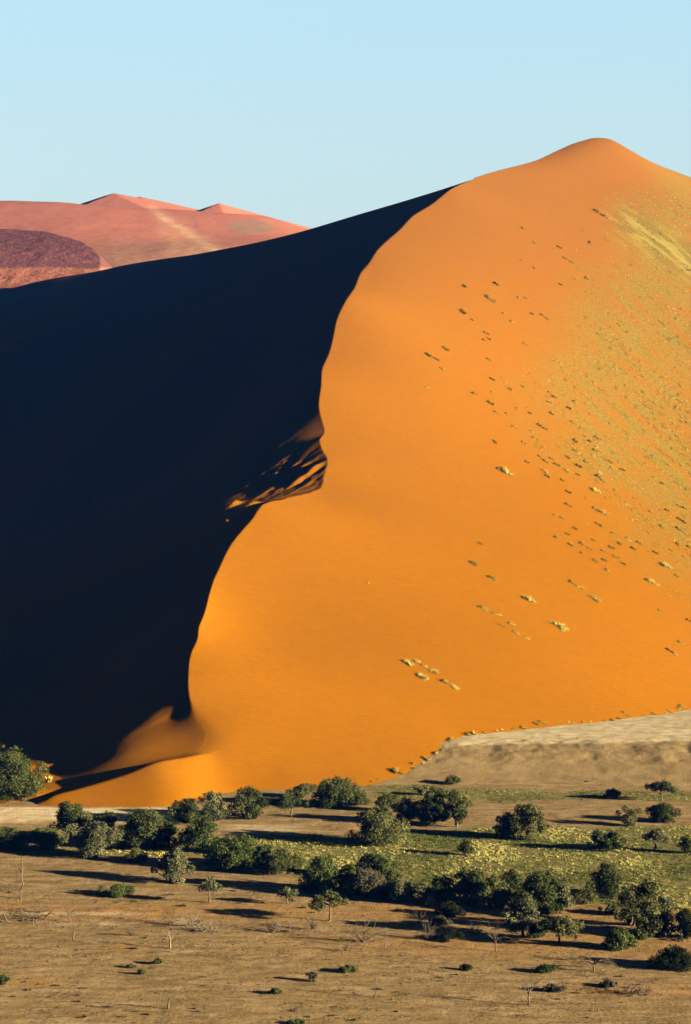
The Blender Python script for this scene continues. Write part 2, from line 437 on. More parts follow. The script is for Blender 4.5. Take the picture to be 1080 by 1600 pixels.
def mound_mesh():
    top = [(-200,345),(-60,351),(0,356.5),(60,361),(100,369),(128,378),(146,389),(157,403),(157,411)]
    pts = arc_interp(top, {0:1600, 3:1520, 8:1370})
    low = [P3(px, py, Y) for px, py, Y in [(140,419,1340),(100,420,1332),(50,421,1330),(0,421,1330),(-100,421,1330),(-200,421,1330),(120,440,1280),(0,451,1272),(-150,462,1270)]]
    f = tps_fit(pts + low)
    g = tps_fit([(x, y, z) for x, y, z in pts] + [(x + 40, y + 90, z - 45) for x, y, z in pts])
    a = np.linspace(-0.26, -0.115, 260); y = np.linspace(1271, 1680, 300)
    A, Y = np.meshgrid(a, y); X = A * Y
    Z = np.minimum(f(X, Y), g(X, Y)) + 1.6 * (fbm(X / 9, Y / 9, 3) - 0.5)
    py = HY - (Z - HC) * F / Y
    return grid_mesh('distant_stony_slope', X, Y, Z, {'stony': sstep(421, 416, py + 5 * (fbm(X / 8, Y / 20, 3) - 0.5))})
def mound_material():
    m, nt, b = new_mat('stony red slope'); t = NT(nt); P = t.pos()
    n2 = t.noise(P, 0.3, 4, 0.75)
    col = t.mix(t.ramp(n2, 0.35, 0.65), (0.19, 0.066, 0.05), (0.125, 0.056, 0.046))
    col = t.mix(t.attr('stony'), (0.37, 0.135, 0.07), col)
    nt.links.new(col, b.inputs['Base Color'])
    nt.links.new(t.bump(t.noise(P, 0.35, 3, 0.7), 0.5, 2.5), b.inputs['Normal'])
    return m
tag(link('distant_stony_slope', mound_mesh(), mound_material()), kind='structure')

# ------------------------------------------------------------------ the plain: one sheet out to the horizon
def axis(lo, hi, step, far, n):
    t = np.linspace(0, 1, n + 1)[1:]
    up = hi + (far[1] - hi) * t ** 3; dn = lo - (lo - far[0]) * t ** 3
    return np.concatenate([dn[::-1], np.arange(lo, hi, step), up])
ax = axis(-105, 125, 0.32, (-9000, 9000), 40)
ay = axis(240, 545, 0.42, (-3000, 12000), 40)
PX_, PY_ = np.meshgrid(ax, ay)
PZ = bank_top(PX_, PY_)
ppx = PX_ / np.maximum(PY_, 50) * F + 540
ppy = HY - (PZ - HC) * F / np.maximum(PY_, 50)
inview = (PY_ > 200) & (PY_ < 600)
wob = 9 * (fbm(PX_ / 7, PY_ / 9, 4) - 0.5)
q = ppy + wob
pan = sstep(1259, 1263, q) * sstep(1288, 1281, q) * sstep(300, 250, ppx)
pan = np.maximum(pan, 0.55 * sstep(1286, 1290, q) * sstep(1306, 1300, q) * sstep(500, 420, ppx) * sstep(330, 380, ppx))
tl = np.interp(ppx, [640, 700, 780, 1080, 1300], [1180, 1166, 1163, 1158, 1156])
terr = sstep(tl + 4, tl - 4, ppy + 0.3 * wob) * sstep(680, 730, ppx)
belt_top = np.interp(ppx, [-100, 340, 420, 560, 700, 860, 960, 1080, 1300], [1330, 1318, 1304, 1304, 1296, 1292, 1290, 1292, 1290])
belt_bot = np.interp(ppx, [-100, 340, 420, 560, 700, 860, 960, 1080, 1300], [1331, 1340, 1362, 1385, 1398, 1405, 1415, 1425, 1425])
belt = sstep(belt_top - 4, belt_top + 5, q) * sstep(belt_bot + 5, belt_bot - 8, q)
strip_top = np.interp(ppx, [500, 640, 760, 900, 1080, 1300], [1227, 1227, 1233, 1236, 1237, 1238])
strip_bot = np.interp(ppx, [500, 640, 760, 900, 1080, 1300], [1243, 1250, 1254, 1251, 1251, 1252])
strip = sstep(strip_top - 2, strip_top + 3, q) * sstep(strip_bot + 2, strip_bot - 4, q) * sstep(560, 600, ppx)
orange = 0.9 * np.exp(-(((q - 1424) / 14) ** 2)) * (0.4 + 0.6 * fbm(PX_ / 20, PY_ / 8, 2)) + 0.5 * sstep(1452, 1470, q) * sstep(1510, 1480, q) * sstep(300, 700, ppx)
orange = orange + 0.8 * np.exp(-((ppx - 1010) / 120) ** 2 - ((q - 1548) / 10) ** 2) + np.exp(-((ppx - 185) / 30) ** 2 - ((q - 1482) / 4) ** 2) + 0.8 * np.exp(-((ppx - 60) / 45) ** 2 - ((q - 1536) / 7) ** 2)
pale = np.exp(-((ppy - (1427 + 0.005 * (ppx - 100))) / 2.6) ** 2) * sstep(-60, 60, ppx) * sstep(250, 170, ppx) + 0.5 * np.exp(-((ppy - 1444) / 2.5) ** 2) * sstep(30, 100, ppx) * sstep(230, 180, ppx)
for cx, cy, wx, wy in [(200,1568,55,2),(60,1548,30,2),(130,1600,60,3),(290,1486,30,2),(1040,1549,25,2.5),(285,1440,15,5)]:
    pale = pale + 0.6 * np.exp(-((ppx - cx) / wx) ** 2 - ((ppy - cy) / wy) ** 2)
att = {'pan': pan, 'terrace': terr, 'belt': np.maximum(belt, strip * 0.9), 'orange': np.clip(orange, 0, 1), 'pale': np.clip(pale, 0, 1),
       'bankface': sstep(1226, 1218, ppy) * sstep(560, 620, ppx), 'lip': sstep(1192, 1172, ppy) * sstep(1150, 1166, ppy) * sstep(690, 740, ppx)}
att = {k: v * inview for k, v in att.items()}
def ground_material():
    m, nt, b = new_mat('dry river plain'); t = NT(nt); P = t.pos()
    st = t.mapped((0.12, 0.5, 1.0), src=P)
    n1 = t.noise(st, 1.0, 6, 0.65)
    n2 = t.noise(P, 1.6, 5, 0.7)
    n3 = t.noise(P, 0.09, 4, 0.6)
    col = t.mix(t.ramp(n1, 0.38, 0.62), (0.225, 0.140, 0.053), (0.385, 0.255, 0.108))
    col = t.mix(t.ramp(n3, 0.42, 0.62, 0, 0.55), col, (0.275, 0.182, 0.064))
    col = t.mix(t.ramp(n2, 0.5, 0.68, 0, 0.75), col, (0.15, 0.094, 0.036))
    col = t.mix(t.ramp(n2, 0.3, 0.45, 0.5, 0), col, (0.48, 0.335, 0.15))
    n4 = t.noise(t.mapped((0.45, 1.5, 1.0), src=P), 1.0, 3, 0.6)
    col = t.mix(t.ramp(n4, 0.56, 0.70, 0, 0.6), col, (0.16, 0.10, 0.04))
    col = t.mix(t.ramp(n4, 0.30, 0.42, 0.4, 0), col, (0.45, 0.315, 0.14))
    col = t.mix(t.math('MULTIPLY', t.attr('orange'), t.ramp(n1, 0.3, 0.6, 0.35, 0.85), True), col, (0.40, 0.19, 0.045))
    col = t.mix(t.math('MULTIPLY', t.attr('pale'), t.ramp(n2, 0.3, 0.6, 0.9, 0.5), True), col, (0.60, 0.46, 0.25))
    bk = t.mix(t.ramp(t.noise(P, 0.25, 5, 0.65), 0.35, 0.65), (0.232, 0.152, 0.057), (0.305, 0.206, 0.086))
    col = t.mix(t.attr('bankface'), col, bk)
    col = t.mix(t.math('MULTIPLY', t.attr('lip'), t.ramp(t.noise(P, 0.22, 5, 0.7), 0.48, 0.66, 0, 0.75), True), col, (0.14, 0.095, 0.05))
    col = t.mix(t.math('MULTIPLY', t.attr('terrace'), t.ramp(n1, 0.25, 0.6, 0.6, 1.0), True), col, t.mix(t.ramp(n1, 0.35, 0.65), (0.50, 0.385, 0.19), (0.58, 0.455, 0.24)))
    col = t.mix(t.math('MULTIPLY', t.attr('pan'), t.ramp(n2, 0.3, 0.7, 1.0, 0.75), True), col, t.mix(t.ramp(n1, 0.35, 0.65), (0.55, 0.40, 0.19), (0.72, 0.56, 0.30)))
    gcol = t.mix(t.ramp(n2, 0.35, 0.65), (0.070, 0.092, 0.018), (0.22, 0.195, 0.052))
    col = t.mix(t.math('MULTIPLY', t.attr('belt'), t.ramp(t.noise(P, 0.5, 4, 0.7), 0.38, 0.58, 0.35, 1.0), True), col, gcol)
    col = t.mix(1.0, col, (1.14 / ALB, 1.14 / ALB, 1.12 / ALB), 'MULTIPLY')
    nt.links.new(col, b.inputs['Base Color'])
    nt.links.new(t.bump(n2, 0.55, 0.22), b.inputs['Normal'])
    return m
GM = ground_material()
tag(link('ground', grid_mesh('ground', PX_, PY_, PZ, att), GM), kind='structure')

# ------------------------------------------------------------------ thin blue air between here and the far dunes
def haze_box():
    x0, x1, y0, y1, z0, z1 = -12000, 12000, -4000, 15000, -12, 420
    v = [(x, y, z) for z in (z0, z1) for y in (y0, y1) for x in (x0, x1)]
    f = [(0, 2, 3, 1), (4, 5, 7, 6), (0, 1, 5, 4), (2, 6, 7, 3), (0, 4, 6, 2), (1, 3, 7, 5)]
    me = bpy.data.meshes.new('haze'); me.from_pydata(v, [], f); me.update()
    m = bpy.data.materials.new('thin desert haze'); m.use_nodes = True
    nt = m.node_tree; nt.nodes.clear()
    o = nt.nodes.new('ShaderNodeOutputMaterial'); p = nt.nodes.new('ShaderNodeVolumePrincipled')
    p.inputs['Color'].default_value = (0.03, 0.25, 1.0, 1); p.inputs['Density'].default_value = HAZE
    p.inputs['Anisotropy'].default_value = 0.0
    nt.links.new(p.outputs[0], o.inputs['Volume'])
    tag(link('haze', me, m), kind='stuff')
HAZE = 0.00002
haze_box()

# ------------------------------------------------------------------ plants
def leaf_material(name, c1, c2, translucent=0.2):
    m, nt, b = new_mat(name); t = NT(nt)
    f = t.n('ShaderNodeAttribute', attribute_name='tint').outputs['Fac']
    col = t.mix(f, c1, c2)
    nt.links.new(col, b.inputs['Base Color']); b.inputs['Roughness'].default_value = 0.7
    if translucent:
        tr = t.n('ShaderNodeBsdfTranslucent'); nt.links.new(col, tr.inputs[0])
        mx = t.n('ShaderNodeMixShader'); mx.inputs[0].default_value = translucent
        nt.links.new(b.outputs[0], mx.inputs[1]); nt.links.new(tr.outputs[0], mx.inputs[2])
        nt.links.new(mx.outputs[0], nt.nodes['Material Output'].inputs['Surface'])
    return m
PAL = {
    'dark':  leaf_material('dark green leaves', (0.034, 0.046, 0.011), (0.125, 0.138, 0.036)),
    'green': leaf_material('green leaves', (0.044, 0.066, 0.014), (0.155, 0.180, 0.042)),
    'olive': leaf_material('olive leaves', (0.066, 0.076, 0.018), (0.205, 0.198, 0.058)),
    'grey':  leaf_material('grey green leaves', (0.088, 0.096, 0.034), (0.25, 0.235, 0.098)),
    'brown': leaf_material('brownish leaves', (0.070, 0.062, 0.032), (0.175, 0.145, 0.070)),
    'black': leaf_material('very dark leaves', (0.016, 0.022, 0.008), (0.050, 0.055, 0.018)),
}
def bark_material(name, c1, c2):
    m, nt, b = new_mat(name); t = NT(nt)
    n = t.noise(t.mapped((1, 1, 0.3)), 7.0, 4)
    nt.links.new(t.mix(n, c1, c2), b.inputs['Base Color']); nt.links.new(t.bump(n, 0.6, 0.05), b.inputs['Normal'])
    return m
BARK = bark_material('bark', (0.09, 0.06, 0.035), (0.23, 0.165, 0.10))
DEADWOOD = bark_material('weathered dead wood', (0.08, 0.06, 0.036), (0.24, 0.18, 0.11))
PALEWOOD = bark_material('bleached dead wood', (0.15, 0.115, 0.07), (0.36, 0.28, 0.18))
STRAW = leaf_material('dry grass blades', (0.15, 0.135, 0.020), (0.95, 0.68, 0.14), 0.15)
BELTGRASS = leaf_material('yellow green tussocks', (0.085, 0.115, 0.020), (0.74, 0.63, 0.165), 0.15)

def unit(v): return v / np.maximum(np.linalg.norm(v, axis=-1, keepdims=True), 1e-9)
def leaves(centres, radii, tints, size, g, dens=1.25, squash=0.85):
    Vs, ts = [], []
    for c, r, t0 in zip(centres, radii, tints):
        n = int(max(24, dens * 12.6 * r * r / (size * size * 0.62)))
        d = unit(g.normal(size=(n, 3)) + np.array([0, 0, 0.15]))
        p = c + d * (r * (0.55 + 0.5 * np.sqrt(g.random(n))))[:, None] * np.array([1, 1, squash])
        p += g.normal(size=(n, 3)) * 0.20 * r
        nn = unit(d + 0.75 * g.normal(size=(n, 3)))
        a = unit(np.cross(nn, g.normal(size=(n, 3)))); b = np.cross(nn, a)
        s = size * (0.55 + 0.8 * g.random(n))
        a = a * s[:, None] * 0.62; b = b * s[:, None] * 0.42
        Vs.append(np.stack([p - a, p + b * 0.9, p + a, p - b], 1).reshape(-1, 3))
        ts.append(np.clip(t0 + 0.42 * (g.random(n) - 0.5), 0, 1))
    V = np.concatenate(Vs); return V, np.arange(len(V)).reshape(-1, 4), np.concatenate(ts)
def tubes(paths, sides=5):
    """paths: list of (points, radii) -> vertices, quads"""
    Vs, Qs, o = [], [], 0
    for pts, rad in paths:
        pts = np.asarray(pts, float); n = len(pts)
        tg = unit(np.gradient(pts, axis=0)); up = np.array([0.31, 0.17, 0.93])
        a = np.cross(tg, up); bad = np.linalg.norm(a, axis=1) < 0.15
        a[bad] = np.cross(tg[bad], np.array([1.0, 0.1, 0])); a = unit(a); b = np.cross(tg, a)
        th = np.linspace(0, 2 * np.pi, sides, endpoint=False)
        ring = pts[:, None] + np.asarray(rad)[:, None, None] * (np.cos(th)[None, :, None] * a[:, None] + np.sin(th)[None, :, None] * b[:, None])
        Vs.append(ring.reshape(-1, 3))
        i = np.arange(n * sides).reshape(n, sides) + o
        j = np.roll(i, -1, 1)
        Qs.append(np.stack([i[:-1], j[:-1], j[1:], i[1:]], -1).reshape(-1, 4)); o += n * sides
    return np.concatenate(Vs), np.concatenate(Qs)
def curve(p, q, g, n=5, wob=0.12, sag=0.0):
    t = np.linspace(0, 1, n)[:, None]; L = np.linalg.norm(np.subtract(q, p))
    c = np.asarray(p) * (1 - t) + np.asarray(q) * t
    c[1:-1] += g.normal(size=(n - 2, 3)) * wob * L * 0.35
    c[:, 2] += sag * L * (4 * t * (1 - t))[:, 0]
    return c

def plant_root(name, px, py, label, cat, group):
    x, y, z = ground_pt(px, py)
    o = bpy.data.objects.new(name, None); COL.objects.link(o); o.empty_display_size = 0.5
    o.location = (x, y, z - 0.03)
    return tag(o, label, cat, group), y / F
def grow(name, px, py, wpx, hpx, style, pal, label, cat, group, seed):
    """a leafy tree or bush whose trunk stands at photo pixel (px, py), wpx wide and hpx high"""
    g = np.random.default_rng(seed)
    root, s = plant_root(name, px, py, label, cat, group)
    Wd, H = wpx * s, hpx * s
    cb = {'bush': 0.0, 'mat': 0.0, 'tree': 0.12, 'umbrella': 0.34, 'multi': 0.02, 'cone': 0.05}[style]
    hw, ch = Wd / 2, H * (1 - cb)
    n = {'bush': 20, 'mat': 14, 'tree': 20, 'umbrella': 14, 'multi': 24, 'cone': 13}[style]
    if wpx > 40: n = int(n * 1.4)
    C_, Rr = [], []
    for i in range(n):
        r = hw * g.uniform(0.22, 0.38) if wpx < 40 else hw * g.uniform(0.15, 0.32)
        r = min(r, ch * 0.42)
        if style in ('bush', 'mat'):
            th = g.uniform(0, 2 * np.pi); q = np.sqrt(g.random()) * 1.0; zz = g.random() ** 0.8
            rad = (hw - r * 0.9) * q * (1 - 0.45 * zz ** 2); z = r * 0.45 + zz * (H - 1.35 * r)
        elif style == 'umbrella':
            th = g.uniform(0, 2 * np.pi); q = np.sqrt(g.random()); r *= 0.9
            rad = (hw - r * 0.8) * q; z = H * cb + r * 0.5 + (ch - 1.25 * r) * (1 - q ** 2 * 0.6) * g.uniform(0.45, 1)
        elif style == 'cone':
            th = g.uniform(0, 2 * np.pi); zz = g.random(); q = np.sqrt(g.random())
            rad = (hw - r * 0.8) * q * (0.45 + 0.55 * zz); z = H * cb + r * 0.5 + zz * (ch - 1.4 * r)
        else:
            th = g.uniform(0, 2 * np.pi); q = np.sqrt(g.random()); zz = g.random()
            rad = (hw - r * 0.9) * q * np.sqrt(np.clip(1 - (1.5 * zz - 0.62) ** 2, 0.2, 1)); z = H * cb + r * 0.55 + zz * (ch - 1.5 * r)
        C_.append((rad * np.cos(th), 0.85 * rad * np.sin(th), z)); Rr.append(r)
    # make sure the outline reaches its height and both sides
    k = int(np.argmax([c[2] for c in C_])); C_[k] = (C_[k][0] * 0.5, C_[k][1] * 0.5, H - Rr[k] * 0.88)
    k = int(np.argmin([c[0] for c in C_])); C_[k] = (-hw + Rr[k] * 0.95, C_[k][1] * 0.4, C_[k][2])
    k = int(np.argmax([c[0] for c in C_])); C_[k] = (hw - Rr[k] * 0.95, C_[k][1] * 0.4, C_[k][2])
    C_ = np.array(C_); Rr = np.array(Rr)
    tints = np.clip(g.normal(0.45, 0.27, n), 0.05, 0.95)
    size = np.clip(0.085 * H ** 0.5 + 0.06, 0.1, 0.30)
    V, Q, ti = leaves(C_, Rr, tints, size, g, 1.0 if style != 'mat' else 1.4)
    # loose sprays that stick out of the crown
    ne = int(n * 1.8); pick = g.integers(0, n, ne); dd = unit(g.normal(size=(ne, 3)) + np.array([0, 0, 0.5]))
    V2, Q2, t2 = leaves(C_[pick] + dd * (Rr[pick] * 1.02)[:, None], np.maximum(Rr[pick] * g.uniform(0.2, 0.4, ne), 0.08), tints[pick], size * 0.9, g, 0.8)
    V = np.concatenate([V, V2]); ti = np.concatenate([ti, t2])
    ok = V.reshape(-1, 4, 3)[:, :, 2].min(1) > 0.02
    V4 = V.reshape(-1, 4, 3)[ok]; V = V4.reshape(-1, 3); Q = np.arange(len(V)).reshape(-1, 4); ti = ti[ok]
    link('crown' if style in ('tree', 'umbrella', 'multi') else 'foliage', tri_mesh('foliage', V, Q, ti, False, 4), PAL[pal], root)
    # trunk and limbs
    paths = []
    r0 = 0.032 * H + 0.03
    if style in ('tree', 'umbrella', 'multi'):
        ns = 1 if style != 'multi' else 3
        tops = []
        for k in range(ns):
            b0 = np.array([g.uniform(-0.12, 0.12) * Wd * (ns > 1), g.uniform(-0.05, 0.05) * Wd, -0.15])
            tp = np.array([b0[0] * 2 + g.uniform(-0.05, 0.05) * Wd, b0[1], H * (cb + 0.16)])
            c = curve(b0, tp, g, 6, 0.10)
            paths.append((c, r0 / ns ** 0.5 * np.linspace(1.25, 0.75, 6))); tops.append(tp)
        for c, r in zip(C_, Rr):
            tp = tops[int(np.argmin([np.hypot(*(c - t)[:2]) for t in tops]))]
            paths.append((curve(tp, c, g, 5, 0.14, 0.06), r0 / ns ** 0.5 * np.linspace(0.55, 0.16, 5)))
        nm = 'trunk'
    else:
        for c in C_:
            b0 = np.array([c[0] * 0.15, c[1] * 0.15, -0.1])
            paths.append((curve(b0, c, g, 5, 0.12, 0.05), r0 * np.linspace(0.7, 0.2, 5)))
        nm = 'stems'
    V, Q = tubes(paths)
    link(nm, tri_mesh(nm, V, Q, None, True, 4), BARK, root)
    return root

TREES = 'thorn trees scattered over the plain'
BUSHES = 'green bushes on the plain'
PLANTS = [  # name, foot x, foot y, width, height (photo pixels), habit, colour, label
 ('thorn_tree', 22,1252,98,76,'multi','dark','large round dark tree cut by the left edge against the dune toe'),
 ('thorn_tree',110,1308,62,54,'tree','dark','round dark tree standing on the pale pan, sharp top against orange sand'),
 ('bush', 14,1325,64,30,'bush','dark','dark spreading bush at the left edge of the tree belt below the pale pan'),
 ('bush', 68,1327,66,33,'bush','olive','olive bush joining the dark left-edge bush to the grey-green one'),
 ('bush',146,1339,80,52,'bush','grey','big grey-green bush in front of the round dark tree on the pan'),
 ('thorn_tree',166,1316,52,44,'tree','dark','dark tree half hidden behind the big grey-green bush by the pan'),
 ('thorn_tree',226,1324,80,54,'multi','dark','broad domed dark green tree below the dune toe, right of the pan'),
 ('bush',290,1286,54,36,'bush','dark','low dark bush against the dune toe, leftmost of three there'),
 ('bush',334,1283,48,44,'bush','grey','grey-leaved bush in the middle of three against the dune toe'),
 ('thorn_tree',387,1279,58,47,'multi','dark','tall dark tree against the dune toe, rightmost of three there'),
 ('thorn_tree',314,1330,64,50,'multi','green','fresh green tree between the broad domed tree and the long green bush'),
 ('bush',364,1357,84,50,'bush','green','long fresh green bush casting shade at the near edge of the belt'),
 ('bush',270,1377,62,50,'bush','grey','lone pale green rounded bush on bare sand with long shadows beside it'),
 ('bush',213,1347,34,20,'bush','olive','small olive bush between the big grey-green bush and the lone pale one'),
 ('bush',182,1398,52,16,'mat','green','flat green mat-like bush alone on the bare brown plain'),
 ('thorn_tree',328,1410,34,36,'umbrella','grey','thin sparse pale sapling right of the flat green mat bush'),
 ('thorn_tree',454,1277,52,35,'umbrella','dark','round-crowned dark tree on a short trunk at the edge of the bare flat'),
 ('bush',471,1245,44,19,'mat','olive','low light green bush rooted in orange sand at the dune foot'),
 ('thorn_tree',526,1259,72,43,'multi','dark','big domed dark tree at the dune foot beside the green strip'),
 ('bush',562,1257,34,18,'bush','dark','low dark bush leaning on the right of the big domed tree at the dune foot'),
 ('thorn_tree',605,1267,36,28,'multi','olive','small olive tree between the green strip and the twin tall trees'),
 ('thorn_tree',640,1286,52,36,'tree','olive','round olive-topped tree just left of the twin tall trees'),
 ('thorn_tree',681,1290,58,56,'multi','dark','left of the twin tall dark green trees in the middle distance'),
 ('thorn_tree',714,1292,44,54,'tree','dark','right of the twin tall dark green trees in the middle distance'),
 ('bush',590,1318,88,52,'bush','olive','huge rounded olive bush at the top of the yellow-green grass belt'),
 ('bush',707,1225,24,13,'mat','olive','tiny dark bush with a long thin shadow at the foot of the river bank'),
 ('bush',661,1242,26,14,'mat','grey','small pale bush on the green strip behind the twin tall trees'),
 ('bush',447,1357,56,28,'bush','olive','olive bush at the right end of the long green bush'),
 ('bush',412,1352,40,30,'bush','green','small bright green bush between the long green bush and the olive one'),
 ('thorn_tree',502,1394,64,52,'multi','green','green tree over deep shade at the near edge of the grass belt'),
 ('bush',483,1390,32,24,'bush','grey','pale grey bush in front of the green tree over deep shade'),
 ('bush',588,1372,68,36,'bush','green','bright dark-green bush in the middle of the belt above a brownish one'),
 ('bush',577,1402,76,38,'bush','brown','brownish grey twiggy bush below the bright dark-green one'),
 ('thorn_tree',449,1413,30,26,'umbrella','grey','small round grey-green tree on bare sand in front of the shaded belt'),
 ('thorn_tree',514,1439,56,45,'umbrella','olive','lone small tree with a spreading crown on the open brown plain'),
 ('bush',627,1409,42,32,'bush','grey','pale bush at the near edge of the belt, first right of the brownish one'),
 ('bush',657,1412,40,32,'bush','grey','pale bush beside the large dark thicket, its darker side to the left'),
 ('thicket',735,1413,66,56,'bush','dark','large dark thicket at the near edge of the belt in the centre right'),
 ('bush',766,1408,50,40,'bush','olive','olive bush between the large dark thicket and the broad dark tree'),
 ('bush',798,1402,44,42,'bush','dark','dark bush behind the pale-topped trunked tree'),
 ('thorn_tree',840,1427,72,60,'multi','dark','broad dark tree with a shaded hollow at the near edge of the belt'),
 ('bush',882,1420,46,36,'bush','grey','pale bush right of the broad dark tree with the shaded hollow'),
 ('thorn_tree',817,1464,60,64,'tree','grey','grey-topped tree with a clear dark trunk in front of the belt'),
 ('thorn_tree',874,1474,70,40,'umbrella','olive','spreading flat-topped olive tree on the open sand, lower right'),
 ('bush',838,1466,28,22,'bush','green','small green bush at the foot of the grey-topped trunked tree'),
 ('thorn_tree',1008,1462,72,82,'multi','olive','tallest tree of the lower right, dark left side and pale right side'),
 ('bush',1036,1460,52,56,'bush','grey','pale grey bush grown into the right side of the tallest lower-right tree'),
 ('bush',1072,1466,52,42,'bush','black','very dark bush at the right edge beside the tallest lower-right tree'),
 ('bush',968,1483,52,30,'bush','green','light green round bush alone in front of the tallest lower-right tree'),
 ('bush',1054,1513,74,30,'bush','black','almost black low bush on bare ground at the lower right edge'),
 ('bush',1005,1466,32,14,'mat','olive','low olive bush between the light green round bush and the tallest tree'),
 ('thorn_tree',949,1400,62,46,'multi','dark','dark tree standing alone inside the yellow-green grass, lower right'),
 ('bush',958,1428,42,16,'mat','olive','low olive bush on the near edge of the grass left of the tallest tree'),
 ('bush',728,1336,24,24,'bush','dark','small upright dark bush alone in the middle of the grass belt'),
 ('thorn_tree',792,1308,40,36,'multi','dark','darker left tree of the joined pair at the top of the grass belt'),
 ('thorn_tree',824,1312,58,54,'multi','olive','taller olive right tree of the joined pair at the top of the grass belt'),
 ('thorn_tree',936,1329,36,32,'tree','dark','left tree of the close pair on thin trunks, right part of the belt'),
 ('thorn_tree',958,1330,38,30,'tree','green','right tree of the close pair on thin trunks, right part of the belt'),
 ('thorn_tree',1023,1330,34,34,'umbrella','brown','thin half-bare brownish sapling at the right of the grass belt'),
 ('bush',1076,1333,30,26,'bush','dark','round dark bush cut by the right edge beside the grass belt'),
 ('bush',983,1290,38,28,'cone','olive','olive bush widening upward from a narrow foot on the bare flat'),
 ('bush',1036,1284,50,27,'bush','dark','low wide dark bush on the bare flat below the flat-crowned tree'),
 ('thorn_tree',1034,1252,48,31,'umbrella','dark','flat-crowned dark tree at the foot of the river bank, far right'),
 ('bush',956,1247,26,14,'mat','brown','small brown bush on the green strip left of the flat-crowned tree'),
 ('bush',704,1430,46,18,'mat','black','dark low bush in front of the large dark thicket'),
 ('bush',688,1445,34,12,'mat','brown','flat brown bush on bare sand, second in front of the dark thicket'),
 ('bush',700,1468,44,11,'mat','black','flattest dark bush in front of the thicket, nearest the camera of three'),
 ('bush',545,1519,28,10,'mat','olive','low olive hummock alone on the open foreground below the lone small tree'),
 ('bush',487,1533,18,14,'mat','brown','brown knob-like hummock left of the olive hummock in the foreground'),
 ('bush',430,1553,18,9,'mat','green','little green hummock with a thin shadow in the foreground centre'),
 ('bush',247,1506,16,8,'mat','green','tiny bright green hummock, uppermost of three in the left foreground'),
 ('bush',222,1522,14,7,'mat','green','tiny green hummock, lowest of three in the left foreground'),
 ('bush',205,1512,14,6,'mat','brown','tiny brown hummock left of the two green ones in the left foreground'),
 ('bush',852,1519,30,12,'mat','green','green hummock on orange sand below the flat-topped olive tree'),
 ('bush',866,1548,34,10,'mat','brown','flat brown hummock between the bare shrub and the fallen branches'),
 ('bush',728,1516,18,9,'mat','black','small dark hummock at the end of a long shadow, right foreground'),
 ('bush',950,1542,26,9,'mat','black','dark low hummock just left of the fallen branches'),
 ('bush',4,1538,22,14,'mat','dark','small dark bush cut by the left edge in the foreground beside orange sand'),
 ('bush',548,1392,46,40,'bush','dark','dark bush in deep shade between the green tree and the brownish bush'),
 ('bush',614,1396,40,34,'bush','olive','olive bush behind the first pale bush right of the brownish one'),
 ('bush',690,1411,48,40,'bush','dark','dark bush touching the left side of the large dark thicket'),
 ('bush',432,1366,46,28,'bush','dark','dark low bush in the shade below the small bright green one'),
 ('bush',196,1326,40,36,'bush','dark','dark bush between the big grey-green bush and the broad domed tree'),
 ('bush',262,1322,44,36,'bush','dark','dark foliage added for the shadow between the broad domed tree and the fresh green tree'),  # added foliage, stands in for the dark shadow between the two trees
 ('bush',784,1420,42,28,'bush','olive','low olive bush in front of the dark bush behind the trunked tree'),
 ('bush',858,1402,40,40,'bush','dark','dark bush rising behind the broad dark tree with the shaded hollow'),
 ('bush',915,1412,36,22,'bush','olive','low olive bush between the pale bush and the tree inside the grass'),
 ('bush',985,1446,44,52,'bush','dark','dark bush grown into the left side of the tallest lower-right tree'),
 ('bush',388,1336,40,26,'bush','olive','olive bush behind the long fresh green bush, at the top of the grass'),
 ('bush',462,1600,26,7,'mat','green','small green bush on the bottom edge of the picture'),
]
for i, (nm, px, py, wp, hp, st, pal, lab) in enumerate(PLANTS):
    small = wp < 24
    grow(nm, px, py, wp * 1.10, hp * 1.06, st, pal, lab, {'thorn_tree': 'tree', 'bush': 'bush', 'thicket': 'bush'}[nm], TREES if nm == 'thorn_tree' else BUSHES, 100 + i)

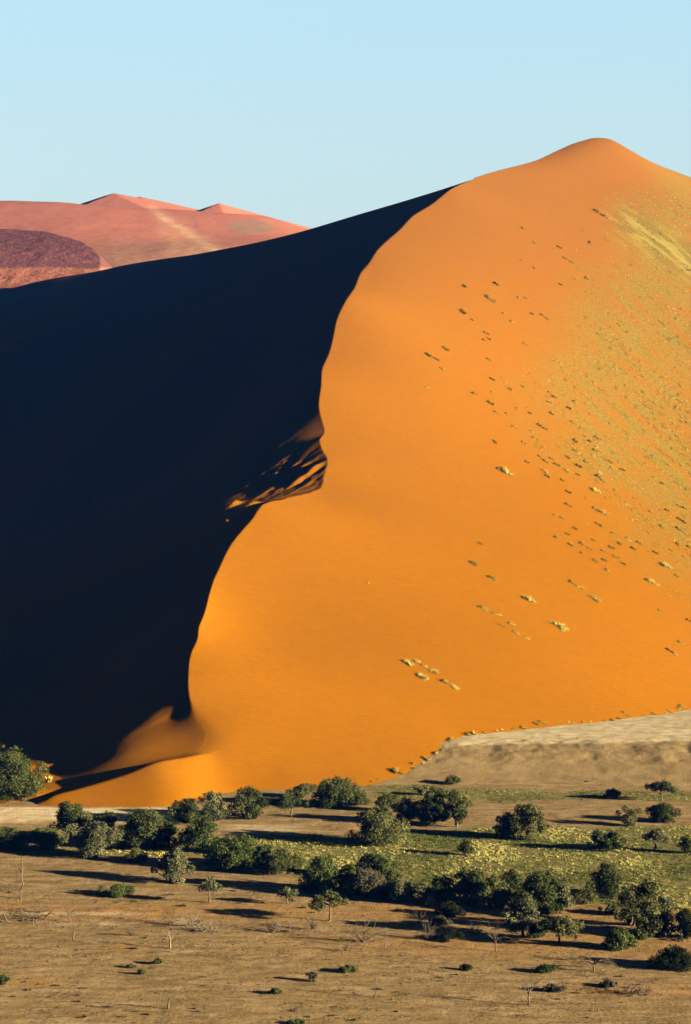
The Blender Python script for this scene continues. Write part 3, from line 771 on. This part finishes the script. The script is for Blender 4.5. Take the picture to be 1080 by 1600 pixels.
# ------------------------------------------------------------------ dead wood
def branch(p, d, L, r, lev, g, out, spread, droop, kink=0.25):
    n = 5; pts = [np.array(p)]; dd = np.array(d, float)
    for k in range(n - 1):
        dd = unit(dd + g.normal(size=3) * kink * 0.6 + np.array([0, 0, -droop * (k / n)]))
        pts.append(pts[-1] + dd * L / (n - 1))
    out.append((np.array(pts), np.linspace(r, r * 0.45, n)))
    if lev > 0:
        for k in range(g.integers(2, 4)):
            q = pts[g.integers(2, n)]
            nd = unit(dd + g.normal(size=3) * spread)
            branch(q, nd, L * g.uniform(0.5, 0.75), r * 0.5, lev - 1, g, out, spread, droop, kink)
def dead(name, px, py, wpx, hpx, form, mat, label, cat, seed):
    g = np.random.default_rng(seed)
    x, y, z = ground_pt(px, py); s = y / F
    W, H = wpx * s, hpx * s; out = []
    r0 = 0.017 * max(H, 0.6 * W) + 0.022
    if form == 'stick':
        top = np.array([g.uniform(-0.3, 0.3) * W, 0, H]); out.append((curve((0, 0, -0.15), top, g, 6, 0.10), r0 * np.linspace(1.6, 0.7, 6)))
        for k in range(2): branch(top * g.uniform(0.5, 0.8), unit(np.array([g.uniform(-1, 1), g.uniform(-.5, .5), 0.8])), H * 0.35, r0 * 0.5, 1, g, out, 0.5, 0.0)
    elif form == 'tree':
        tp = np.array([g.uniform(-0.05, 0.05) * W, 0, H * 0.45]); out.append((curve((0, 0, -0.15), tp, g, 6, 0.08), r0 * np.linspace(1.9, 1.2, 6)))
        for k in range(6):
            a = 2 * np.pi * k / 6 + g.uniform(-0.3, 0.3)
            branch(tp * g.uniform(0.8, 1.0), unit(np.array([np.cos(a) * W * 0.5, np.sin(a) * W * 0.35, H * g.uniform(0.35, 0.6)])), 0.42 * W, r0 * 0.8, 2, g, out, 0.45, 0.05)
    elif form == 'fan':
        for k in range(15):
            a = np.pi * (k + 0.5) / 15 + g.uniform(-0.1, 0.1)
            d = unit(np.array([np.cos(a) * W * 0.5, g.normal() * 0.25 * W * 0.5, np.sin(a) * H + 0.1 * H]))
            branch((g.uniform(-0.05, 0.05) * W, 0, -0.05), d, 0.62 * math.hypot(np.cos(a) * W * 0.5, np.sin(a) * H) + 0.1 * H, r0 * 0.8, 2, g, out, 0.5, 0.0)
    elif form == 'arch':
        out.append((curve((0, 0, -0.1), (0, 0, H * 0.55), g, 5, 0.05), r0 * np.linspace(2.2, 1.3, 5)))
        for k in range(12):
            sgn = -1 if k % 2 else 1
            e = np.array([sgn * W * g.uniform(0.2, 0.5), g.normal() * W * 0.15, H * g.uniform(0.0, 0.35)])
            c = curve((0, 0, H * g.uniform(0.3, 0.6)), e, g, 7, 0.06, g.uniform(0.25, 0.5)); out.append((c, r0 * np.linspace(1.0, 0.35, 7)))
            branch(c[3], unit(np.array([sgn, g.normal() * 0.4, 0.9])), 0.2 * W, r0 * 0.4, 1, g, out, 0.5, 0.1)
    elif form == 'heap':
        for k in range(24):
            p = np.array([g.uniform(-0.45, 0.45) * W, g.normal() * 0.12 * W, 0.05]); a = g.uniform(0, np.pi)
            d = unit(np.array([np.cos(a), g.normal() * 0.3, abs(np.sin(a)) * 0.6 + 0.1]))
            branch(p, d, g.uniform(0.25, 0.45) * W * 0.6, r0 * g.uniform(0.5, 1.0), 1, g, out, 0.5, 0.35)
    elif form == 'log':
        c = curve((-W / 2, 0, 0.12), (W / 2, 0.1 * W, H * 0.5), g, 7, 0.05); out.append((c, (0.10 + r0) * np.linspace(1.2, 0.6, 7)))
        for k in range(4): branch(c[3 + k % 4], unit(np.array([0.7, g.normal() * 0.3, 0.8])), H * 0.8, r0, 1, g, out, 0.4, 0.0)
    elif form == 'stump':
        out.append((curve((0, 0, -0.1), (0.05 * W, 0, H * 0.7), g, 5, 0.1), r0 * np.linspace(3.4, 2.2, 5)))
        for k in range(4): branch((0.05 * W, 0, H * 0.6), unit(np.array([g.uniform(-1, 1), g.normal() * 0.3, 0.7])), 0.45 * H, r0 * 1.2, 1, g, out, 0.5, 0.0)
    V, Q = tubes(out, 4)
    # keep it inside its width and height
    hx = np.percentile(np.abs(V[:, 0]), 99.5); V[:, 0] *= W * 0.5 / max(hx, 1e-3); V[:, 1] *= min(1.0, W * 0.45 / max(np.percentile(np.abs(V[:, 1]), 99), 1e-3))
    V[:, 2] *= H / max(np.percentile(V[:, 2], 99.7), 1e-3)
    V[:, 2] = np.maximum(V[:, 2], -0.15)
    o = link(name, tri_mesh(name, V, Q, None, True, 4), mat)
    o.location = (x, y, z)
    tag(o, label, cat, 'dead shrubs and snags on the plain')
for i, a in enumerate([
 ('dead_tree', 33,1404,42,64,'stick',DEADWOOD,'tall bare leaning snag at the far left above the pile of dead branches','dead tree'),
 ('dead_shrub', 30,1438,120,34,'heap',DEADWOOD,'wide pile of dead grey branches at the left edge','dead branches'),
 ('dead_tree', 110,1441,52,36,'tree',DEADWOOD,'small flat-topped dead tree beside the pale streak, left foreground','dead tree'),
 ('dead_tree', 117,1469,28,26,'stick',DEADWOOD,'thin leafless stem just below the flat-topped dead tree','dead tree'),
 ('dead_shrub',294,1447,62,34,'fan',PALEWOOD,'dense rounded bush of bleached bare twigs, left of centre','dead shrub'),
 ('dead_shrub',322,1454,46,18,'heap',PALEWOOD,'low tangle of pale twigs right of the rounded bleached bush','dead branches'),
 ('dead_tree', 266,1482,18,30,'stump',PALEWOOD,'short forked white stump on the brown plain','dead stump'),
 ('dead_shrub',438,1456,54,24,'heap',DEADWOOD,'fallen grey branches on orange sand left of the lone small tree','dead branches'),
 ('dead_shrub',488,1452,30,34,'fan',DEADWOOD,'upright bare shrub at the left foot of the lone small tree','dead shrub'),
 ('dead_shrub',568,1472,76,42,'fan',DEADWOOD,'wide see-through grey shrub with many bare stems in the centre foreground','dead shrub'),
 ('dead_tree', 602,1482,28,34,'stick',DEADWOOD,'bare stem beside the wide see-through grey shrub','dead tree'),
 ('dead_shrub',668,1468,38,36,'fan',DEADWOOD,'bare grey shrub left of the flat dark bushes below the thicket','dead shrub'),
 ('dead_shrub',776,1487,52,48,'tree',DEADWOOD,'half-bare twiggy shrub with a pale forked stem, right of centre','dead shrub'),
 ('dead_shrub',928,1518,76,36,'arch',DEADWOOD,'dead shrub of long arching bare branches, lower right','dead shrub'),
 ('dead_shrub',826,1571,44,48,'tree',DEADWOOD,'bare shrub with fine upright twigs at the bottom right','dead shrub'),
 ('dead_shrub',984,1553,66,28,'heap',DEADWOOD,'fallen dark branches with upturned tips at the lower right','dead branches'),
 ('dead_tree', 935,1581,18,26,'stick',DEADWOOD,'thin twig standing below the fallen dark branches','dead twig'),
 ('dead_tree', 586,1558,16,44,'stick',DEADWOOD,'leaning bare stick, thickest of the foreground sticks, bottom centre','dead twig'),
 ('dead_tree', 380,1577,12,28,'stick',DEADWOOD,'single bare stick in the foreground left of the leaning one','dead twig'),
 ('dead_tree', 248,1582,10,28,'stick',DEADWOOD,'thin left stick of a close pair at the bottom left','dead twig'),
 ('dead_shrub',263,1576,24,26,'stump',DEADWOOD,'forked right stick of a close pair at the bottom left','dead twig'),
 ('dead_tree', 395,1501,14,32,'stick',DEADWOOD,'thin bare stick left of the fallen branches, centre left','dead twig'),
 ('dead_tree', 695,1533,16,34,'stick',DEADWOOD,'thin bare stick on the open ground right of the leaning one','dead twig'),
 ('fallen_log',924,1222,26,9,'log',DEADWOOD,'fallen log lying at the foot of the river bank','fallen log'),
 ('dead_shrub', 62,1426,46,20,'fan',DEADWOOD,'bare grey shrub behind the pile of dead branches at the left','dead shrub'),
 ('dead_shrub',205,1462,30,16,'fan',DEADWOOD,'small bare shrub between the pale streak and the white stump','dead shrub'),
 ('dead_shrub',655,1444,40,22,'fan',DEADWOOD,'low bare shrub left of the flat brown bush below the thicket','dead shrub'),
 ('dead_shrub',740,1462,34,26,'fan',DEADWOOD,'bare shrub between the flattest dark bush and the half-bare twiggy one','dead shrub'),
 ('dead_shrub',890,1500,34,18,'fan',DEADWOOD,'low bare twigs left of the long arching dead shrub','dead shrub'),
 ('dead_shrub',1010,1556,30,20,'fan',DEADWOOD,'bare twigs at the right end of the fallen dark branches','dead shrub'),
 ('dead_shrub',540,1486,30,18,'fan',DEADWOOD,'little bare shrub in front of the wide see-through grey shrub','dead shrub'),
]): dead(*a, 500 + i)

# ------------------------------------------------------------------ grass
def tuft_geo(g, L, W, H, n, axis=None, head=0.25, straw=0.7, curl=0.5):
    """blades of one tuft: L long, W wide, H high; axis = its long direction on the slope (unit 3-vector)"""
    u = g.uniform(-0.5, 0.5, n)
    if n > 70:                                   # a long tuft is a string of bunches
        k = max(2, int(n / 55)); cu = np.linspace(-0.42, 0.42, k) + g.normal(0, 0.06, k); ci = g.integers(0, k, n)
        u = np.clip(cu[ci] + g.normal(0, 0.28 / k, n), -0.5, 0.5); hb = g.uniform(0.5, 1.35, k)[ci]; vb = g.normal(0, 0.22, k)[ci]
        lo_ = g.random(n) < 0.28; u = np.where(lo_, g.uniform(-0.45, 0.45, n), u); hb = np.where(lo_, 0.45, hb); vb = np.where(lo_, 0.0, vb)
    else: hb = np.ones(n); vb = 0.0
    v = vb + np.clip(g.normal(0, 0.24, n), -0.5, 0.5)
    ax_ = np.array([1.0, 0, 0]) if axis is None else np.asarray(axis)
    bx = unit(np.cross([0, 0, 1.0], ax_)); 
    base = u[:, None] * L * ax_ + v[:, None] * W * bx
    dome = np.sqrt(np.clip(1 - (2 * u) ** 2 * 0.8, 0.1, 1)) * np.sqrt(np.clip(1 - (2 * (v - vb)) ** 2 * 0.7, 0.15, 1))
    d = unit(np.stack([g.normal(0, curl, n), g.normal(0, curl, n), np.ones(n)], 1))
    tip = base + d * (H * hb * dome * g.uniform(0.6, 1.15, n))[:, None]
    side = unit(np.cross(d, g.normal(size=(n, 3)))) * (max(H, 0.45) * g.uniform(0.09, 0.2, n))[:, None]
    V = np.stack([base - side - d * 0.1 * H, base + side - d * 0.1 * H, tip], 1).reshape(-1, 3)
    t = np.clip(straw + 0.5 * (g.random(n) - 0.5) - np.where(u < -0.5 + head, 0.55, 0.0), 0, 1)  # greener, darker blades at the left end stand in for the shaded side
    return V, t
def merge_tufts(lst):
    V = np.concatenate([a for a, _ in lst]); t = np.concatenate([b for _, b in lst])
    return V, np.arange(len(V)).reshape(-1, 3), t

def slope_axis(px, py, dx=10, dy=5.5):
    a, b = np.array(hit(px - dx, py - dy)), np.array(hit(px + dx, py + dy))
    return unit(b - a)
GT = 'grass tufts on the sunlit dune face'
def tuft(px, py, lpx, straw, label, seed, hpx=None, name='grass_tuft', wide=0.45, grp=GT):
    g = np.random.default_rng(seed)
    x, y, z = hit(px, py); s = y / F
    L = max(lpx, 4) * s
    H = (hpx if hpx else (min(2.4 + 0.19 * lpx, 7) if lpx > 13 else 3.0 + 0.26 * lpx)) * s * 0.85
    V, t = tuft_geo(g, L, max(wide * L, 0.8), H, int(40 + 7 * lpx), slope_axis(px, py), 0.3, straw)
    o = link(name, tri_mesh(name, V, np.arange(len(V)).reshape(-1, 3), t, False, 3), STRAW)
    o.location = (x, y, z)
    tag(o, label, 'grass tuft', grp)
BIG = [  # x, y, length, straw, label
 (637,1036,24,.85,'pale straw clump, upper left of the lowest group on the smooth orange face'),
 (652,1034,11,.8,'small straw tuft right beside the upper left clump of the lowest group'),
 (660,1058,26,.85,'straw clump with a dark left end, lower left of the lowest group'),
 (662,1042,10,.7,'small tuft between the two left clumps of the lowest group'),
 (677,1050,19,.8,'middle straw clump of the lowest group on the smooth orange face'),
 (695,1066,13,.6,'greenish tuft touching the big round clump of the lowest group'),
 (711,1074,20,.95,'big round pale straw clump at the right end of the lowest group'),
 (739,882,19,.2,'dark green clump, higher of two in line left of the straw clumps'),
 (770,904,20,.3,'dark green clump, lower of two in line left of the straw clumps'),
 (828,938,25,.9,'pale straw clump below right of the two dark green ones in line'),
 (757,952,20,.45,'green and straw clump at the upper end of the stepped row'),
 (776,960,15,.8,'straw clump second from the top of the stepped row'),
 (799,976,12,.7,'straw tuft in the upper middle of the stepped row'),
 (784,978,14,.3,'dark green clump below the stepped row'),
 (806,990,14,.75,'straw tuft in the lower middle of the stepped row'),
 (822,998,14,.75,'straw clump at the lower end of the stepped row'),
 (876,980,36,.9,'longest pale straw clump right of the stepped row'),
 (893,911,12,.3,'green head of the broken line of clumps right of centre'),
 (907,919,14,.85,'straw clump in the middle of the broken line right of centre'),
 (929,936,25,.6,'mixed clump at the lower end of the broken line right of centre'),
 (1020,911,26,.8,'straw clump with a dark head below the right grassy slope'),
 (1031,955,9,.3,'single green tuft between the long straw clump and the right edge'),
 (1047,1017,13,.25,'dark green clump near the right edge above the terrace'),
 (1056,1023,10,.8,'straw tuft at the lower right of the dark green clump by the right edge'),
 (1065,1006,15,.5,'slanting clump above the dark green one by the right edge'),
 (791,738,30,.8,'long straw clump with a dark head alone on the middle of the face'),
 (888,769,10,.05,'roundest dark bush-like tuft on the middle of the face'),
 (888,791,14,.15,'dark slanting tuft just below the roundest dark one'),
 (930,767,20,.85,'straw streak level with the roundest dark tuft'),
 (941,802,22,.7,'straw and grey clump below the straw streak on the right'),
 (1041,885,24,.85,'straw streak running down toward the right edge'),
 (848,1131,14,.3,'dark clump at the dune foot above the terrace lip'),
 (978,1116,16,.4,'dark slanting clump at the dune foot above the pale terrace'),
 (1067,1107,15,.4,'dark clump at the dune foot by the right edge'),
 (760,522,10,.05,'darkest upper tuft on the high bare part of the face'),
 (726,447,10,.1,'dark tuft, left of the highest two on the bare face'),
 (777,444,10,.2,'dark tuft, right of the highest two on the bare face'),
 (670,557,13,.15,'dark slanting tuft furthest to the left of the upper face'),
 (697,546,12,.2,'dark tuft just above right of the one furthest left'),
 (766,467,22,.25,'long thin green tuft under the highest two on the bare face'),
 (724,488,12,.1,'dark tuft straight below the left of the highest two'),
]
for i, (px, py, l, st, lab) in enumerate(BIG): tuft(px, py, l, st, lab, 900 + i)
SMALL = '''812,467,8 821,466,5 757,533,5 764,530,5 682,562,7 691,577,8 667,607,6 821,539,8 848,494,6 856,499,6 801,504,6 787,491,4 816,408,5 834,419,5 770,593,7 797,609,6
741,617,8 770,615,6 817,605,5 831,492,5 763,562,7 738,500,5 767,631,9 775,646,7 793,647,6 809,641,7 828,647,5 860,616,8 867,622,7 858,630,7 900,630,8 889,638,6 863,648,7 894,660,7 804,668,8 844,665,7
852,672,7 831,676,7 834,685,6 773,691,9 818,692,8 933,685,10 921,690,6 899,690,8 843,714,6 861,717,7 897,706,7 930,705,7 925,712,6 886,715,9 853,722,8 824,723,7 954,723,7 956,732,7 972,734,7 871,727,10 885,737,9
905,730,8 850,738,12 856,745,7 935,746,9 943,753,7 960,767,7 929,795,7 878,810,7 867,806,6 899,827,7 927,845,7 869,841,8 886,836,7 891,852,9 751,850,7 935,820,12 960,836,12 982,844,12 1017,800,7 1060,791,7 1070,796,6
1042,799,6 1061,812,8 1069,817,7 1036,824,9 1060,827,9 1060,851,7 1034,755,7 1076,971,8 837,1132,8 1024,864,9 911,866,9 930,878,9 944,876,9 974,882,8 962,871,9 943,862,9 893,853,9 950,892,7 1057,901,7 1048,861,6 1076,855,7
575,912,6 817,358,5 836,380,5 874,388,8 932,331,9 941,337,8 954,343,7 924,382,8 882,404,6 876,445,6 893,410,6 917,435,8 908,850,8 921,858,8 955,856,9 968,850,8 990,858,8 1000,850,9 878,752,6 903,742,6 915,722,6'''
for i, wd in enumerate(SMALL.split()):
    px, py, l = map(float, wd.split(','))
    g0 = random.Random(i)
    tuft(px, py, l * 1.2, g0.choice([.05, .12, .3, .5, .75]), 'small grass tuft among the many scattered over the sunlit dune face', 1200 + i, grp='small grass tufts scattered on the dune face')
FOOT = '614,1209,8,11 627,1212,10,7 649,1196,8,9 644,1204,7,5 664,1197,6,6 667,1190,9,7 680,1183,9,7 688,1176,8,6 696,1171,8,7 703,1161,9,7 711,1163,9,7 729,1152,10,6 744,1151,8,6 760,1148,10,6 775,1145,9,6 790,1143,6,4 803,1142,6,4 818,1140,6,4 876,1133,6,4 887,1132,6,4 898,1132,5,3 912,1131,6,4 925,1130,5,4 940,1129,6,4 953,1128,6,4 965,1126,7,4 1004,1121,5,3 1020,1119,6,4 1038,1116,7,4 1052,1114,6,4 1062,1112,7,4 592,1221,8,5 575,1224,8,4'
for i, wd in enumerate(FOOT.split()):
    px, py, l, h = map(float, wd.split(','))
    g0 = random.Random(i); k0 = g0.choice([0.45, 0.7, 1.0, 1.3, 1.7])
    px += g0.uniform(-5, 5); l *= k0; h *= 0.4 + 0.6 * k0
    tuft(px, py - 2, l, g0.choice([.1, .45, .8]), 'grass tuft in the row along the dune foot where sand meets the bank', 1500 + i, h, grp='grass tufts in a row along the dune foot')
for px, py, l, h, lab in [(8,1176,24,13,'yellow grass clump on the sand behind the large round tree at the left edge'), (77,1222,13,16,'yellow grass clump at the right side of the large round left-edge tree')]:
    tuft(px, py, l, .85, lab, 1700 + px, h)

# the sparse grass that covers the right of the face: too many and too small to count
g = np.random.default_rng(77)
wgt = (cover * (0.35 + 0.65 * sstep(0.42, 0.6, fbm(GX / 16, GY / 16, 3))) * (GPY > 290) * (gpx < 1130) * (GPY < 1120) * (gpx > 700) + 1.2 * thick * onwind * (gpx < 1130)) * (0.15 + sstep(0.46, 0.62, fbm(U / 40 + 7, V / 3.2 + 3, 3))) * np.abs(np.gradient(GPY, axis=0))
cdf = np.cumsum(wgt.ravel()); cdf /= cdf[-1]
idx = np.unique(np.searchsorted(cdf, g.random(3600)))
lst = []
lax = np.append(dv[:2] / np.linalg.norm(dv[:2]), dv[2]); lax = unit(lax)
for k in idx:
    r, c = divmod(int(k), NCOL)
    s = g.uniform(0.45, 1.15) if g.random() < 0.9 else g.uniform(1.2, 1.9)
    V, t = tuft_geo(g, s * 1.5, s * 0.8, s * 0.55, 10, lax, 0.3, g.choice([0.1, 0.35, 0.65, 0.85]))
    lst.append((V + np.array([GX[r, c], GY[r, c], GZ[r, c] + 0.02]), t))
V, T, t = merge_tufts(lst)
tag(link('sparse_dune_grass', tri_mesh('sparse_dune_grass', V, T, t, False, 3), STRAW), kind='stuff')

# yellow-green tussocks of the belt and of the strip under the bank
wgt = (att['belt'] ** 1.5) * (0.25 + 0.75 * sstep(0.40, 0.58, fbm(PX_ / 6, PY_ / 7, 3))) * (ppx > -60) * (ppx < 1140)
wgt = wgt * (0.42 * 0.32) * (np.abs(PX_) < 130)
cdf = np.cumsum(wgt.ravel()); cdf /= cdf[-1]
idx = np.searchsorted(cdf, g.random(10500))
pat = fbm(PX_ / 9 + 31, PY_ / 13 + 4, 3)
lst = []
for k in idx:
    r, c = divmod(int(k), PX_.shape[1])
    s = g.uniform(0.3, 0.85)
    st = np.clip((pat[r, c] - 0.5) * 3.4 + 0.50 + g.normal() * 0.28, 0.02, 0.98)
    if att['belt'][r, c] > 0 and ppy[r, c] < 1256: s *= 0.7; st *= 0.5
    V, t = tuft_geo(g, s, s * 0.9, s * 0.66, 12, None, 0.2, st, 0.75)
    lst.append((V + np.array([PX_[r, c] + g.uniform(-.2, .2), PY_[r, c] + g.uniform(-.2, .2), PZ[r, c] - 0.02]), t))
V, T, t = merge_tufts(lst)
tag(link('belt_grass', tri_mesh('belt_grass', V, T, t, False, 3), BELTGRASS), kind='stuff')

# dry twigs, clods and straw wisps lying about the plain
lst = []; n = 0
wg = inview * (ppx > -40) * (ppx < 1120) * (sstep(1325, 1400, ppy) + 0.25 * (ppy > 1262)) * (ppy < 1640) * (1 - att['pan']) * (0.2 + sstep(0.42, 0.62, fbm(PX_ / 7 + 3, PY_ / 10, 3)))
cdf = np.cumsum(wg.ravel()); cdf /= cdf[-1]
for k in np.searchsorted(cdf, g.random(4200)):
    r, c = divmod(int(k), PX_.shape[1])
    s = 0.12 + 0.5 * g.random() ** 2.5
    V, t = tuft_geo(g, s * 2.2, s * 0.8, s * 0.6, 7, unit(np.array([1, g.normal() * 0.5, 0])), 0.2, g.uniform(0.0, 0.55), 0.9)
    lst.append((V + np.array([PX_[r, c], PY_[r, c], PZ[r, c]]), t))
V, T, t = merge_tufts(lst)
LITTER = leaf_material('dry twigs and clods', (0.055, 0.040, 0.022), (0.42, 0.30, 0.15), 0)
tag(link('dry_litter', tri_mesh('dry_litter', V, T, t, False, 3), LITTER), kind='stuff')

# small dry scrub dotted over the brown plain
g = np.random.default_rng(5)
SCRUB = leaf_material('dry scrub', (0.060, 0.050, 0.020), (0.26, 0.20, 0.085), 0.1)
made = 0
while made < 70:
    px, py = g.uniform(-5, 1085), 1392 + 205 * g.random() ** 1.25
    if fbm(np.array([px / 130.0]), np.array([py / 45.0]), 3)[0] < 0.44: continue
    x, y, z = ground_pt(px, py); s = y / F; made += 1
    L = g.uniform(5, 15) * s; H = min(g.uniform(2.5, 6) * s, L * 0.6)
    V, t = tuft_geo(g, L, L * 0.6, H, 55, None, 0.2, g.uniform(0.0, 0.6), 0.7)
    o = link('dry_scrub', tri_mesh('dry_scrub', V, np.arange(len(V)).reshape(-1, 3), t, False, 3), SCRUB)
    o.location = (x, y, z)
    tag(o, 'small dry scrub tuft among those dotted over the brown foreground plain', 'scrub', 'dry scrub tufts dotted over the foreground plain')
